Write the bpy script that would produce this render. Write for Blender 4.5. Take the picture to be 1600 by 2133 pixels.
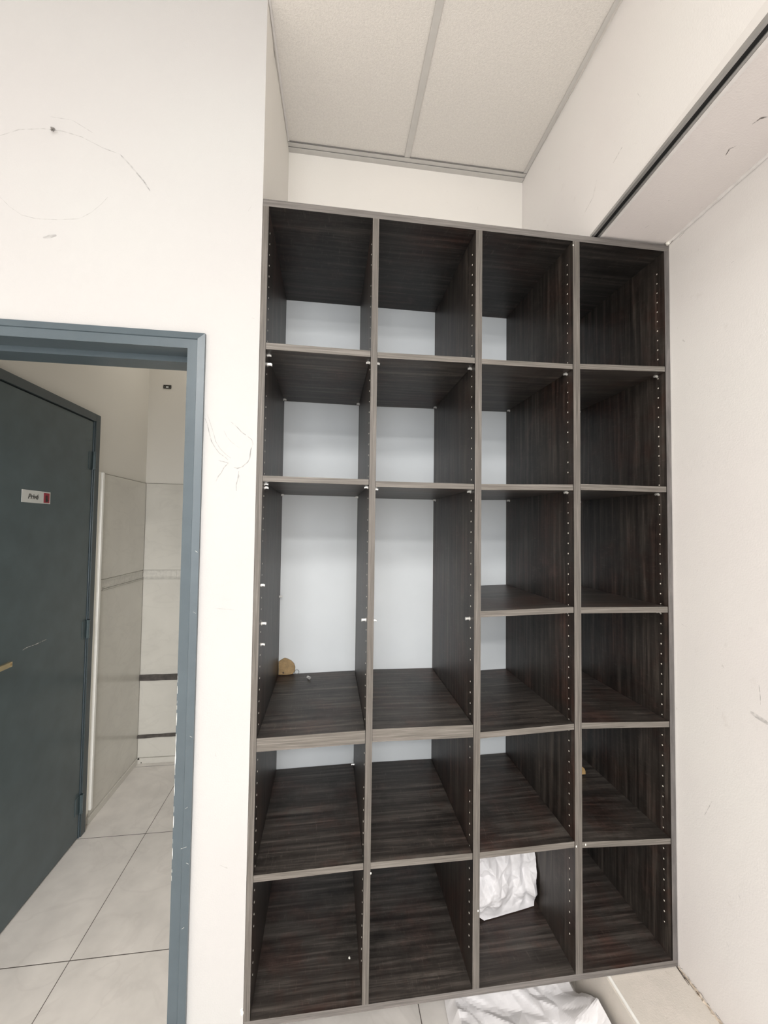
import bpy, bmesh, math, random
from mathutils import Vector, Matrix, noise
random.seed(4)
for o in list(bpy.data.objects): bpy.data.objects.remove(o, do_unlink=True)
SC = bpy.context.scene
COL = SC.collection

# ---------------------------------------------------------------- camera
cam_d = bpy.data.cameras.new('camera'); cam = bpy.data.objects.new('camera', cam_d); COL.objects.link(cam)
FPX, YAW, PIT, ROL = 848.565, 0.133348, 0.036196, 0.012783
cam_d.sensor_fit = 'HORIZONTAL'; cam_d.sensor_width = 36.0; cam_d.lens = FPX/1600*36.0
cam_d.clip_start = 0.02; cam_d.clip_end = 100
cy, sy, cp, sp, cr, sr = math.cos(YAW), math.sin(YAW), math.cos(PIT), math.sin(PIT), math.cos(ROL), math.sin(ROL)
fw = Vector((sy*cp, cy*cp, sp)); rt = Vector((cy, -sy, 0)); up = rt.cross(fw)
r2 = rt*cr + up*sr; u2 = up*cr - rt*sr
cam.matrix_world = Matrix(((r2.x, u2.x, -fw.x, 0.0), (r2.y, u2.y, -fw.y, -1.15), (r2.z, u2.z, -fw.z, 1.534), (0, 0, 0, 1)))
SC.camera = cam

# ---------------------------------------------------------------- light
SC.view_settings.view_transform = 'Standard'; SC.view_settings.look = 'None'
SC.view_settings.gamma = 1.0; SC.view_settings.use_curve_mapping = False
SC.view_settings.exposure = 0.0
w = bpy.data.worlds.new('daylight'); SC.world = w; w.use_nodes = True
w.node_tree.nodes['Background'].inputs[0].default_value = (0.86, 0.93, 1.0, 1)
w.node_tree.nodes['Background'].inputs[1].default_value = 0.3
def area(name, loc, rot, sx, sz, power, col):
    l = bpy.data.lights.new(name, 'AREA'); l.shape = 'RECTANGLE'; l.size = sx; l.size_y = sz
    l.energy = power; l.color = col
    o = bpy.data.objects.new(name, l); COL.objects.link(o); o.location = loc; o.rotation_euler = rot
    return o
# unseen room size; window and ceiling lamps behind the photographer are invented for light
RX, RY = -2.45, -4.6                       # left wall, window wall
WX0, WX1, WZ0, WZ1 = -1.25, 0.75, 0.45, 2.9
area('added_window_light', ((WX0+WX1)/2, RY+0.06, (WZ0+WZ1)/2), (math.radians(90), 0, 0), WX1-WX0-0.1, WZ1-WZ0-0.1, 78, (0.97, 0.985, 1.0))
ADDED_LAMPS = [(-0.87, -2.9, 34), (0.0, -2.5, 38), (-0.14, -3.9, 84)]
for lx, ly, pw in ADDED_LAMPS: area('added_panel_lamp', (lx, ly, 3.035), (0, 0, 0), 0.5, 0.5, pw, (1.0, 0.988, 0.972))
area('added_hall_fill', (-0.62, 1.35, 3.0), (0, 0, 0), 0.3, 0.3, 2.4, (1.0, 0.95, 0.88))  # unseen lamp added to brighten the dark hall

# ---------------------------------------------------------------- materials
def newmat(name):
    m = bpy.data.materials.new(name); m.use_nodes = True
    nt = m.node_tree; b = nt.nodes['Principled BSDF']
    return m, nt, b
def N(nt, t, **k):
    n = nt.nodes.new(t)
    for a, v in k.items(): setattr(n, a, v)
    return n
def simple(name, col, rough=0.5, metal=0.0, spec=0.5, var=0.06, nscale=30, bump=0.0, bscale=200, stretch=(1, 1, 1)):
    m, nt, b = newmat(name); L = nt.links.new
    tc = N(nt, 'ShaderNodeTexCoord'); mp = N(nt, 'ShaderNodeMapping'); mp.inputs['Scale'].default_value = stretch
    L(tc.outputs['Object'], mp.inputs[0])
    nz = N(nt, 'ShaderNodeTexNoise'); nz.inputs['Scale'].default_value = nscale; nz.inputs['Detail'].default_value = 4
    L(mp.outputs[0], nz.inputs['Vector'])
    cr_ = N(nt, 'ShaderNodeValToRGB'); e = cr_.color_ramp.elements
    e[0].position = 0.3; e[1].position = 0.7
    e[0].color = (*[max(0, c*(1-var)) for c in col], 1); e[1].color = (*[min(1, c*(1+var)) for c in col], 1)
    L(nz.outputs[0], cr_.inputs[0]); L(cr_.outputs[0], b.inputs['Base Color'])
    b.inputs['Roughness'].default_value = rough; b.inputs['Metallic'].default_value = metal
    b.inputs['Specular IOR Level'].default_value = spec
    if bump:
        n2 = N(nt, 'ShaderNodeTexNoise'); n2.inputs['Scale'].default_value = bscale; n2.inputs['Detail'].default_value = 3
        L(mp.outputs[0], n2.inputs['Vector'])
        bp_ = N(nt, 'ShaderNodeBump'); bp_.inputs['Strength'].default_value = bump; bp_.inputs['Distance'].default_value = 0.002
        L(n2.outputs[0], bp_.inputs['Height']); L(bp_.outputs[0], b.inputs['Normal'])
    return m
def paint(name, col, tint, rough=0.6, dirt=0.25):
    """slightly dirty emulsion paint: large soft tint changes, small dirt specks, roller texture"""
    m, nt, b = newmat(name); L = nt.links.new
    tc = N(nt, 'ShaderNodeTexCoord')
    n1 = N(nt, 'ShaderNodeTexNoise'); n1.inputs['Scale'].default_value = 1.6; n1.inputs['Detail'].default_value = 3
    n2 = N(nt, 'ShaderNodeTexNoise'); n2.inputs['Scale'].default_value = 38; n2.inputs['Detail'].default_value = 6; n2.inputs['Roughness'].default_value = 0.7
    n3 = N(nt, 'ShaderNodeTexNoise'); n3.inputs['Scale'].default_value = 260; n3.inputs['Detail'].default_value = 2
    for n in (n1, n2, n3): L(tc.outputs['Object'], n.inputs['Vector'])
    mx = N(nt, 'ShaderNodeMix', data_type='RGBA'); mx.inputs['A'].default_value = (*col, 1); mx.inputs['B'].default_value = (*tint, 1)
    r1 = N(nt, 'ShaderNodeMapRange'); r1.inputs[1].default_value = 0.35; r1.inputs[2].default_value = 0.65
    L(n1.outputs[0], r1.inputs[0]); L(r1.outputs[0], mx.inputs['Factor'])
    r2_ = N(nt, 'ShaderNodeMapRange'); r2_.inputs[1].default_value = 0.66; r2_.inputs[2].default_value = 0.78; r2_.inputs[4].default_value = dirt
    L(n2.outputs[0], r2_.inputs[0])
    m2 = N(nt, 'ShaderNodeMix', data_type='RGBA'); m2.inputs['B'].default_value = (0.33, 0.30, 0.27, 1)
    L(mx.outputs['Result'], m2.inputs['A']); L(r2_.outputs[0], m2.inputs['Factor']); L(m2.outputs['Result'], b.inputs['Base Color'])
    bp_ = N(nt, 'ShaderNodeBump'); bp_.inputs['Strength'].default_value = 0.3; bp_.inputs['Distance'].default_value = 0.0012
    L(n3.outputs[0], bp_.inputs['Height']); L(bp_.outputs[0], b.inputs['Normal'])
    b.inputs['Roughness'].default_value = rough; b.inputs['Specular IOR Level'].default_value = 0.3
    return m
def wood(name, scale, dark, mid, light, rough=0.42, cross=True):
    m, nt, b = newmat(name); L = nt.links.new
    tc = N(nt, 'ShaderNodeTexCoord'); mp = N(nt, 'ShaderNodeMapping'); mp.inputs['Scale'].default_value = scale
    oi = N(nt, 'ShaderNodeObjectInfo'); vm = N(nt, 'ShaderNodeVectorMath', operation='SCALE'); vm.inputs[3].default_value = 7.3
    cb = N(nt, 'ShaderNodeCombineXYZ')
    for i in range(3): L(oi.outputs['Random'], cb.inputs[i])
    L(cb.outputs[0], vm.inputs[0])
    ad = N(nt, 'ShaderNodeVectorMath', operation='ADD'); L(tc.outputs['Object'], ad.inputs[0]); L(vm.outputs[0], ad.inputs[1])
    L(ad.outputs[0], mp.inputs[0])
    n1 = N(nt, 'ShaderNodeTexNoise'); n1.inputs['Scale'].default_value = 1; n1.inputs['Detail'].default_value = 8; n1.inputs['Roughness'].default_value = 0.65
    n1.inputs['Distortion'].default_value = 0.4
    L(mp.outputs[0], n1.inputs['Vector'])
    cr_ = N(nt, 'ShaderNodeValToRGB'); e = cr_.color_ramp.elements
    e[0].position = 0.30; e[0].color = (*dark, 1); e[1].position = 0.72; e[1].color = (*light, 1)
    x = e.new(0.52); x.color = (*mid, 1)
    L(n1.outputs[0], cr_.inputs[0])
    last = cr_.outputs[0]
    if cross:   # long worn streaks, reddish and greyish patches, short saw marks across the grain
        def band(scale, lo, hi, amt, src, vec_scale=None, detail=5):
            n = N(nt, 'ShaderNodeTexNoise'); n.inputs['Scale'].default_value = scale; n.inputs['Detail'].default_value = detail; n.inputs['Roughness'].default_value = 0.7
            if vec_scale:
                q = N(nt, 'ShaderNodeMapping'); q.inputs['Scale'].default_value = vec_scale; L(src, q.inputs[0]); L(q.outputs[0], n.inputs['Vector'])
            else: L(src, n.inputs['Vector'])
            r = N(nt, 'ShaderNodeMapRange'); r.inputs[1].default_value = lo; r.inputs[2].default_value = hi; r.inputs[4].default_value = amt
            L(n.outputs[0], r.inputs[0]); return r.outputs[0]
        def mixc(fac, a, colr, mode):
            mx = N(nt, 'ShaderNodeMix', data_type='RGBA'); mx.blend_type = mode; mx.inputs['B'].default_value = (*colr, 1)
            L(fac, mx.inputs['Factor']); L(a, mx.inputs['A']); return mx.outputs['Result']
        V = ad.outputs[0]; up = scale[2] < 10
        last = mixc(band(4.5, 0.48, 0.66, 0.85, V), last, (0.95, 0.55, 0.48), 'MULTIPLY')
        last = mixc(band(7.0, 0.50, 0.70, 0.8, V), last, (0.35, 0.36, 0.36), 'MULTIPLY')
        last = mixc(band(1, 0.60, 0.76, 0.8, V, (28, 28, 190) if up else (190, 28, 28), 3), last, (0.050, 0.042, 0.036), 'ADD')
        last = mixc(band(1, 0.56, 0.78, 0.6, V, (220, 220, 7) if up else (7, 220, 220), 4), last, (0.055, 0.048, 0.042), 'ADD')
        last = mixc(band(9.0, 0.58, 0.72, 0.7, V, None, 7), last, (0.035, 0.030, 0.027), 'ADD')
    L(last, b.inputs['Base Color'])
    bp_ = N(nt, 'ShaderNodeBump'); bp_.inputs['Strength'].default_value = 0.25; bp_.inputs['Distance'].default_value = 0.001
    L(n1.outputs[0], bp_.inputs['Height']); L(bp_.outputs[0], b.inputs['Normal'])
    b.inputs['Roughness'].default_value = rough; b.inputs['Specular IOR Level'].default_value = 0.32
    return m
def mark_mat(name, col, alpha, nscale=90):
    m, nt, b = newmat(name); L = nt.links.new
    tc = N(nt, 'ShaderNodeTexCoord'); nz = N(nt, 'ShaderNodeTexNoise'); nz.inputs['Scale'].default_value = nscale; nz.inputs['Detail'].default_value = 5
    L(tc.outputs['Object'], nz.inputs['Vector'])
    r = N(nt, 'ShaderNodeMapRange'); r.inputs[1].default_value = 0.35; r.inputs[2].default_value = 0.65; r.inputs[3].default_value = alpha*0.1; r.inputs[4].default_value = alpha
    L(nz.outputs[0], r.inputs[0]); L(r.outputs[0], b.inputs['Alpha'])
    b.inputs['Base Color'].default_value = (*col, 1); b.inputs['Roughness'].default_value = 0.8
    return m

def veins(m, col, amt):   # soft diagonal marble veins
    nt = m.node_tree; L = nt.links.new; b = nt.nodes['Principled BSDF']; src = b.inputs['Base Color'].links[0].from_socket
    tc = N(nt, 'ShaderNodeTexCoord'); mp = N(nt, 'ShaderNodeMapping'); mp.inputs['Rotation'].default_value = (0.4, 0.7, 0.3); mp.inputs['Scale'].default_value = (1, 1, 2.2)
    n = N(nt, 'ShaderNodeTexNoise'); n.inputs['Scale'].default_value = 3.2; n.inputs['Detail'].default_value = 7; n.inputs['Distortion'].default_value = 1.2
    L(tc.outputs['Object'], mp.inputs[0]); L(mp.outputs[0], n.inputs['Vector'])
    a = N(nt, 'ShaderNodeMath', operation='SUBTRACT'); a.inputs[1].default_value = 0.5; L(n.outputs[0], a.inputs[0])
    q = N(nt, 'ShaderNodeMath', operation='ABSOLUTE'); L(a.outputs[0], q.inputs[0])
    r = N(nt, 'ShaderNodeMapRange'); r.inputs[1].default_value = 0.0; r.inputs[2].default_value = 0.035; r.inputs[3].default_value = amt; r.inputs[4].default_value = 0
    L(q.outputs[0], r.inputs[0]); mx = N(nt, 'ShaderNodeMix', data_type='RGBA'); mx.inputs['B'].default_value = (*col, 1)
    L(r.outputs[0], mx.inputs['Factor']); L(src, mx.inputs['A']); L(mx.outputs['Result'], b.inputs['Base Color'])
def specks(m, col, scale, lo, hi, amt):
    nt = m.node_tree; L = nt.links.new; b = nt.nodes['Principled BSDF']; src = b.inputs['Base Color'].links[0].from_socket
    tc = N(nt, 'ShaderNodeTexCoord'); n = N(nt, 'ShaderNodeTexNoise'); n.inputs['Scale'].default_value = scale; n.inputs['Detail'].default_value = 6; n.inputs['Roughness'].default_value = 0.75
    L(tc.outputs['Object'], n.inputs['Vector']); r = N(nt, 'ShaderNodeMapRange'); r.inputs[1].default_value = lo; r.inputs[2].default_value = hi; r.inputs[4].default_value = amt
    L(n.outputs[0], r.inputs[0]); mx = N(nt, 'ShaderNodeMix', data_type='RGBA'); mx.inputs['B'].default_value = (*col, 1)
    L(r.outputs[0], mx.inputs['Factor']); L(src, mx.inputs['A']); L(mx.outputs['Result'], b.inputs['Base Color'])

M = {}
M['wall'] = paint('greyed_wall_paint', (0.495, 0.489, 0.478), (0.485, 0.471, 0.463))  # white paint greyed to hold down the strong light on the front wall
M['wall_b'] = paint('alcove_wall_paint', (0.84, 0.81, 0.755), (0.82, 0.785, 0.74))
M['wall_r'] = paint('side_wall_paint', (0.885, 0.865, 0.84), (0.87, 0.835, 0.82), dirt=0.35)
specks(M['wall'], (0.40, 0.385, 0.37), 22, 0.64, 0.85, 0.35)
M['hall'] = paint('hall_paint', (0.76, 0.735, 0.68), (0.74, 0.715, 0.66), dirt=0.1)
M['back'] = simple('white_back_panel', (0.74, 0.77, 0.785), rough=0.6, var=0.02, nscale=6)
M['ctile'] = simple('mineral_ceiling_tile', (0.80, 0.765, 0.72), rough=0.9, var=0.05, nscale=160, bump=0.5, bscale=300)
M['grid'] = simple('ceiling_grid_metal', (0.62, 0.60, 0.57), rough=0.45, var=0.03)
M['gridedge'] = simple('ceiling_grid_shadow', (0.18, 0.17, 0.16), rough=0.7)
M['panel'] = wood('dark_oak_panel', (62, 62, 2.6), (0.009, 0.007, 0.006), (0.036, 0.030, 0.026), (0.10, 0.083, 0.070))
M['shelf'] = wood('dark_oak_shelf', (2.6, 62, 62), (0.012, 0.0095, 0.008), (0.048, 0.041, 0.036), (0.125, 0.108, 0.094))
M['shelf_shaded'] = wood('shaded_oak_top', (2.6, 62, 62), (0.008, 0.007, 0.006), (0.026, 0.023, 0.021), (0.075, 0.064, 0.056))  # shelf oak darkened for the shade under the top panel
M['edge_v'] = wood('grey_oak_edge_upright', (300, 300, 6), (0.068, 0.060, 0.053), (0.125, 0.112, 0.099), (0.20, 0.183, 0.165), rough=0.5, cross=False)
M['edge_h'] = wood('grey_oak_edge_level', (6, 300, 300), (0.076, 0.068, 0.058), (0.148, 0.133, 0.117), (0.23, 0.212, 0.19), rough=0.5, cross=False)
M['edge_d'] = wood('darker_oak_edge', (60, 60, 8), (0.085, 0.078, 0.075), (0.13, 0.12, 0.115), (0.19, 0.175, 0.165), rough=0.5, cross=False)
M['edge_dh'] = wood('darker_oak_edge_level', (6, 260, 260), (0.09, 0.08, 0.075), (0.15, 0.138, 0.128), (0.22, 0.20, 0.185), rough=0.5, cross=False)
M['hole'] = simple('pale_chipboard_hole', (0.72, 0.68, 0.60), rough=0.6)
M['pin'] = simple('nickel_pin', (0.80, 0.79, 0.76), rough=0.3, metal=0.6, var=0.03)
M['frame'] = simple('blue_grey_gloss_paint', (0.068, 0.091, 0.106), rough=0.33, var=0.05, nscale=18, bump=0.1, bscale=60)
M['door'] = simple('dark_grey_door_paint', (0.070, 0.096, 0.104), rough=0.24, var=0.08, nscale=9, bump=0.03, bscale=40)
M['dframe'] = simple('dark_grey_frame_paint', (0.052, 0.068, 0.074), rough=0.3, var=0.06, nscale=14)
M['ftile'] = simple('pale_floor_tile', (0.70, 0.665, 0.625), rough=0.32, var=0.09, nscale=9, bump=0.03, bscale=60)
M['grout'] = simple('dark_grout', (0.10, 0.085, 0.075), rough=0.9)
M['wtile'] = simple('glazed_wall_tile', (0.66, 0.64, 0.585), rough=0.16, var=0.05, nscale=5)
veins(M['wtile'], (0.42, 0.40, 0.37), 0.11)
veins(M['ftile'], (0.50, 0.46, 0.43), 0.18); specks(M['ftile'], (0.28, 0.25, 0.22), 16, 0.70, 0.80, 0.6)
M['top_shadow'] = simple('tile_top_shadow', (0.30, 0.285, 0.25), rough=0.8)  # dark line painted for the shadow along the tiling's top edge
M['dado'] = simple('relief_border_tile', (0.64, 0.62, 0.57), rough=0.3, var=0.10, nscale=60, bump=1.0, bscale=45)
M['strip'] = simple('dark_adhesive_strip', (0.075, 0.066, 0.06), rough=0.6, var=0.35, nscale=40)
M['pvc'] = simple('cream_pvc', (0.86, 0.84, 0.76), rough=0.35, var=0.02)
M['brass'] = simple('brushed_brass', (0.66, 0.56, 0.36), rough=0.3, metal=0.9)
M['signw'] = simple('sign_plate_grey', (0.56, 0.57, 0.55), rough=0.4, var=0.03)
M['signr'] = simple('sign_red', (0.30, 0.018, 0.04), rough=0.45, var=0.1)
M['black'] = simple('black_plastic', (0.018, 0.016, 0.014), rough=0.5)
M['slot'] = simple('black_slot', (0.006, 0.006, 0.006), rough=0.8)
M['alu'] = simple('grey_aluminium', (0.40, 0.39, 0.38), rough=0.4, metal=0.5)
M['bead'] = simple('white_bead', (0.80, 0.77, 0.75), rough=0.5, var=0.04, nscale=60)
specks(M['wall_r'], (0.55, 0.50, 0.45), 14, 0.62, 0.85, 0.3)
M['lip'] = simple('white_pvc_lip', (0.93, 0.92, 0.88), rough=0.35, var=0.02)
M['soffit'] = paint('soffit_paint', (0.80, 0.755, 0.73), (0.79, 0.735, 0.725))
M['curb'] = paint('ledge_tile_glaze', (0.72, 0.665, 0.60), (0.66, 0.61, 0.55), rough=0.35, dirt=0.75); specks(M['curb'], (0.36, 0.30, 0.25), 60, 0.60, 0.80, 0.7); specks(M['curb'], (0.80, 0.72, 0.66), 9, 0.5, 0.7, 0.5)
M['caulk'] = simple('old_sealant', (0.62, 0.53, 0.44), rough=0.8, var=0.35, nscale=70, bump=1.0, bscale=120)
M['crack'] = simple('brown_crack', (0.10, 0.07, 0.05), rough=0.9, var=0.4, nscale=90)
M['sheet'] = simple('white_film', (0.92, 0.90, 0.91), rough=0.38, var=0.03, nscale=12, bump=0.15, bscale=25)
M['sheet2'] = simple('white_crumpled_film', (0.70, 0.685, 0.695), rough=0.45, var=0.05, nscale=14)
M['tan'] = simple('tan_leather', (0.33, 0.215, 0.09), rough=0.55, var=0.25, nscale=50, bump=0.3)
M['steel'] = simple('dark_steel', (0.22, 0.21, 0.20), rough=0.4, metal=0.8)
M['chip'] = simple('bare_plaster_chip', (0.85, 0.83, 0.76), rough=0.8)
M['m_grey'] = mark_mat('pencil_scuff', (0.24, 0.235, 0.23), 0.45)
M['m_faint'] = mark_mat('faint_scuff', (0.30, 0.295, 0.29), 0.30)
M['m_dark'] = mark_mat('dark_scuff', (0.16, 0.14, 0.12), 0.8)
M['m_light'] = mark_mat('pale_scratch', (0.60, 0.60, 0.58), 0.8)
M['m_chip'] = mark_mat('paint_chip_white', (0.85, 0.83, 0.76), 1.0, 140)

# ---------------------------------------------------------------- helpers
def hexa(bm, c, front=None):
    """c: 8 corners (x0y0z0, x1y0z0, x1y1z0, x0y1z0, then the same on top); front = material index of the -Y face"""
    v = [bm.verts.new(p) for p in c]
    fs = []
    for q in ((3, 2, 1, 0), (4, 5, 6, 7), (0, 1, 5, 4), (1, 2, 6, 5), (2, 3, 7, 6), (3, 0, 4, 7)):
        fs.append(bm.faces.new([v[i] for i in q]))
    if front is not None: fs[2].material_index = front
    return fs
def box(bm, x0, x1, y0, y1, z0, z1, front=None):
    return hexa(bm, [(x0, y0, z0), (x1, y0, z0), (x1, y1, z0), (x0, y1, z0), (x0, y0, z1), (x1, y0, z1), (x1, y1, z1), (x0, y1, z1)], front)
def cyl(bm, p, axis, r, h, seg=16, r2=None):
    r2 = r if r2 is None else r2
    a = Vector(axis).normalized(); t = a.orthogonal().normalized(); b = a.cross(t); p = Vector(p)
    A = [bm.verts.new(p + (t*math.cos(i*math.tau/seg) + b*math.sin(i*math.tau/seg))*r) for i in range(seg)]
    B = [bm.verts.new(p + a*h + (t*math.cos(i*math.tau/seg) + b*math.sin(i*math.tau/seg))*r2) for i in range(seg)]
    for i in range(seg): bm.faces.new((A[i], A[(i+1) % seg], B[(i+1) % seg], B[i]))
    bm.faces.new(A[::-1]); bm.faces.new(B)
def bevel(bm, w, seg=2):
    bmesh.ops.bevel(bm, geom=list(bm.edges), offset=w, segments=seg, affect='EDGES', profile=0.6)
def link(name, bm, mats, parent=None, kind=None, smooth=False, origin=None):
    if not isinstance(mats, (list, tuple)): mats = [mats]
    me = bpy.data.meshes.new(name)
    org = Vector(origin) if origin is not None else Vector((0, 0, 0))
    base = Vector(org)
    p = parent
    if p is not None and origin is None:
        while p is not None: base += p.location; p = p.parent
    bmesh.ops.translate(bm, verts=bm.verts, vec=-base)
    bmesh.ops.recalc_face_normals(bm, faces=bm.faces)
    bm.to_mesh(me); bm.free()
    for m in mats: me.materials.append(m)
    if smooth:
        for f in me.polygons: f.use_smooth = True
    o = bpy.data.objects.new(name, me); COL.objects.link(o)
    if parent is not None:
        o.parent = parent
    else: o.location = base
    if kind: o['kind'] = kind
    return o
def quickbox(name, d, mats, parent=None, kind=None, bev=0, front=None, origin=None):
    bm = bmesh.new(); box(bm, *d, front=front)
    if bev: bevel(bm, bev)
    return link(name, bm, mats, parent, kind, origin=origin)
def thing(name, loc, label=None, cat=None, group=None, kind=None):
    o = bpy.data.objects.new(name, None); COL.objects.link(o); o.location = loc; o.empty_display_size = 0.05
    if label: o['label'] = label
    if cat: o['category'] = cat
    if group: o['group'] = group
    if kind: o['kind'] = kind
    return o
def tag(o, label, cat, group=None):
    o['label'] = label; o['category'] = cat
    if group: o['group'] = group
    return o
def ribbon(name, pts, nrm, width, mat, parent, off=0.0005):
    """thin worn mark lying on a surface: pts are points on it, nrm its outward normal"""
    bm = bmesh.new(); n = Vector(nrm).normalized(); P = [Vector(p) + n*off for p in pts]
    Q = [P[0]]
    for a, b in zip(P, P[1:]):
        k = max(1, int((b-a).length/0.012))
        for i in range(1, k+1): Q.append(a.lerp(b, i/k))
    prev = None
    for i, p in enumerate(Q):
        d = (Q[min(i+1, len(Q)-1)] - Q[max(i-1, 0)]).normalized(); s = n.cross(d)
        ww = width*(0.55 + 0.8*abs(noise.noise(p*31)))*(0.35 if i in (0, len(Q)-1) else 1)
        cur = [bm.verts.new(p + s*ww*k*0.5 + n*(0.0003 if k == 0 else 0)) for k in (-1, 0, 1)]
        if prev: bm.faces.new((prev[0], cur[0], cur[1], prev[1])); bm.faces.new((prev[1], cur[1], cur[2], prev[2]))
        prev = cur
    o = link(name, bm, mat, parent)
    return o

CEIL = 3.047
def xr(y): return 1.0701 + 0.045*min(y, 0)       # right wall plane
# ---------------------------------------------------------------- setting
# floor with 59 cm tiles
floor = quickbox('floor', (RX-0.1, 1.30, RY-0.1, 1.95, -0.06, -0.0008), M['grout'], kind='structure')
T, JX, JY = 0.593, -0.875, 0.465
tile_mesh = None
for i in range(-8, 5):
    for j in range(-11, 4):
        x0, y0 = JX + i*T, JY + j*(T+0.0035)
        x1, y1 = min(x0+T, 1.25), min(y0+T+0.0035, 1.9)
        x0 = max(x0, RX); y0 = max(y0, RY)
        if x1-x0 < 0.05 or y1-y0 < 0.05: continue
        bm = bmesh.new(); box(bm, x0+0.0015, x1-0.0015, y0+0.0022, y1-0.0022, -0.006, 0.0)
        link('tile', bm, M['ftile'], floor)

# front wall with the doorway
bm = bmesh.new()
DX0, DX1, DZ = -1.215, -0.357, 2.04            # rough opening behind the metal frame
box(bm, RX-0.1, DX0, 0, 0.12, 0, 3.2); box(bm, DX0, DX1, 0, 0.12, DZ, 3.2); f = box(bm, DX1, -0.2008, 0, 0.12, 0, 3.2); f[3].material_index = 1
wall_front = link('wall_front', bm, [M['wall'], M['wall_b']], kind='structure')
# alcove side wall behind the doorway wall
bm = bmesh.new(); hexa(bm, [(-0.31, 0.12, 0), (-0.203, 0.12, 0), (-0.196, 0.483, 0), (-0.31, 0.483, 0), (-0.31, 0.12, 3.2), (-0.203, 0.12, 3.2), (-0.187, 0.483, 3.2), (-0.31, 0.483, 3.2)])
wall_left = link('wall_alcove_side', bm, M['wall_b'], kind='structure')
wall_back = quickbox('wall_back', (-0.31, 1.30, 0.4835, 0.60, 0, 3.2), M['wall_b'], kind='structure')
# right wall (very slightly out of square)
bm = bmesh.new(); hexa(bm, [(xr(RY-0.1), RY-0.1, 0), (1.3, RY-0.1, 0), (1.3, 0, 0), (1.0718, 0, 0), (xr(RY-0.1), RY-0.1, 3.2), (1.3, RY-0.1, 3.2), (1.3, 0, 3.2), (1.0718, 0, 3.2)])
box(bm, 1.0718, 1.3, 0, 0.4835, 0, 3.2)
wall_right = link('wall_right', bm, M['wall_r'], kind='structure')
# boxed-in beam along the right wall, soffit at 2.46
def xb(y, z):   # left face of the boxed beam
    lo = 0.806 + 0.070*min(y, 0); hi = 0.810 + 0.020*min(y, 0)
    return lo + (hi-lo)*(z-2.46)/(CEIL-2.46)
bm = bmesh.new()
ys = [RY, 0.0, 0.4835]
for a, b_ in zip(ys, ys[1:]):
    f = hexa(bm, [(xb(a, 2.462), a, 2.462), (xr(a)+.01, a, 2.462), (xr(b_)+.01, b_, 2.462), (xb(b_, 2.462), b_, 2.462),
                  (xb(a, 3.1), a, 3.1), (xr(a)+.01, a, 3.1), (xr(b_)+.01, b_, 3.1), (xb(b_, 3.1), b_, 3.1)])
    f[0].material_index = 1
beam = link('ceiling_beam', bm, [M['wall_r'], M['soffit']], kind='structure')
# track profile along the lower arris of the beam
trim = thing('trim_1', (0.806, 0, 2.455), kind='structure')
def rail(name, o0, o1, z0, z1, mat, y0=RY, y1=0.012):
    bm = bmesh.new()
    X = lambda y, o: 0.806 + 0.070*min(y, 0) + o
    hexa(bm, [(X(y0, o0), y0, z0), (X(y0, o1), y0, z0), (X(y1, o1), y1, z0), (X(y1, o0), y1, z0), (X(y0, o0), y0, z1), (X(y0, o1), y0, z1), (X(y1, o1), y1, z1), (X(y1, o0), y1, z1)])
    return link(name, bm, mat, trim)
rail('outer_flange', -0.0015, 0.0075, 2.4575, 2.4665, M['alu'])
rail('slot', 0.0075, 0.0195, 2.4600, 2.4625, M['slot'])
rail('inner_flange', 0.0195, 0.0255, 2.4575, 2.4625, M['alu'])
rail('bead', 0.0275, 0.0375, 2.4580, 2.4625, M['bead'])
# left wall, and unseen wall with the invented window, behind the photographer
quickbox('wall_left', (RX-0.1, RX, RY-0.1, 0, 0, 3.2), M['wall_b'], kind='structure')
bm = bmesh.new()
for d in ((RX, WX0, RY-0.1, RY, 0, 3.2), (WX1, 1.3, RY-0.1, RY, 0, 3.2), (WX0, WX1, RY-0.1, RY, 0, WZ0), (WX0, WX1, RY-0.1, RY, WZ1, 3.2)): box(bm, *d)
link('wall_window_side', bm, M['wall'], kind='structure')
fw_ = 0.05
win = thing('added_window', ((WX0+WX1)/2, RY-0.05, WZ0), kind='structure')  # invented window, out of view, an opening for the added daylight
bm = bmesh.new(); box(bm, WX0, WX1, RY-0.08, RY-0.03, WZ0, WZ0+fw_); box(bm, WX0, WX1, RY-0.08, RY-0.03, WZ1-fw_, WZ1)
for x in (WX0, (WX0+WX1)/2, WX1-fw_): box(bm, x, x+fw_, RY-0.08, RY-0.03, WZ0+fw_, WZ1-fw_)
link('added_window_frame', bm, M['frame'], win)

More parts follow.
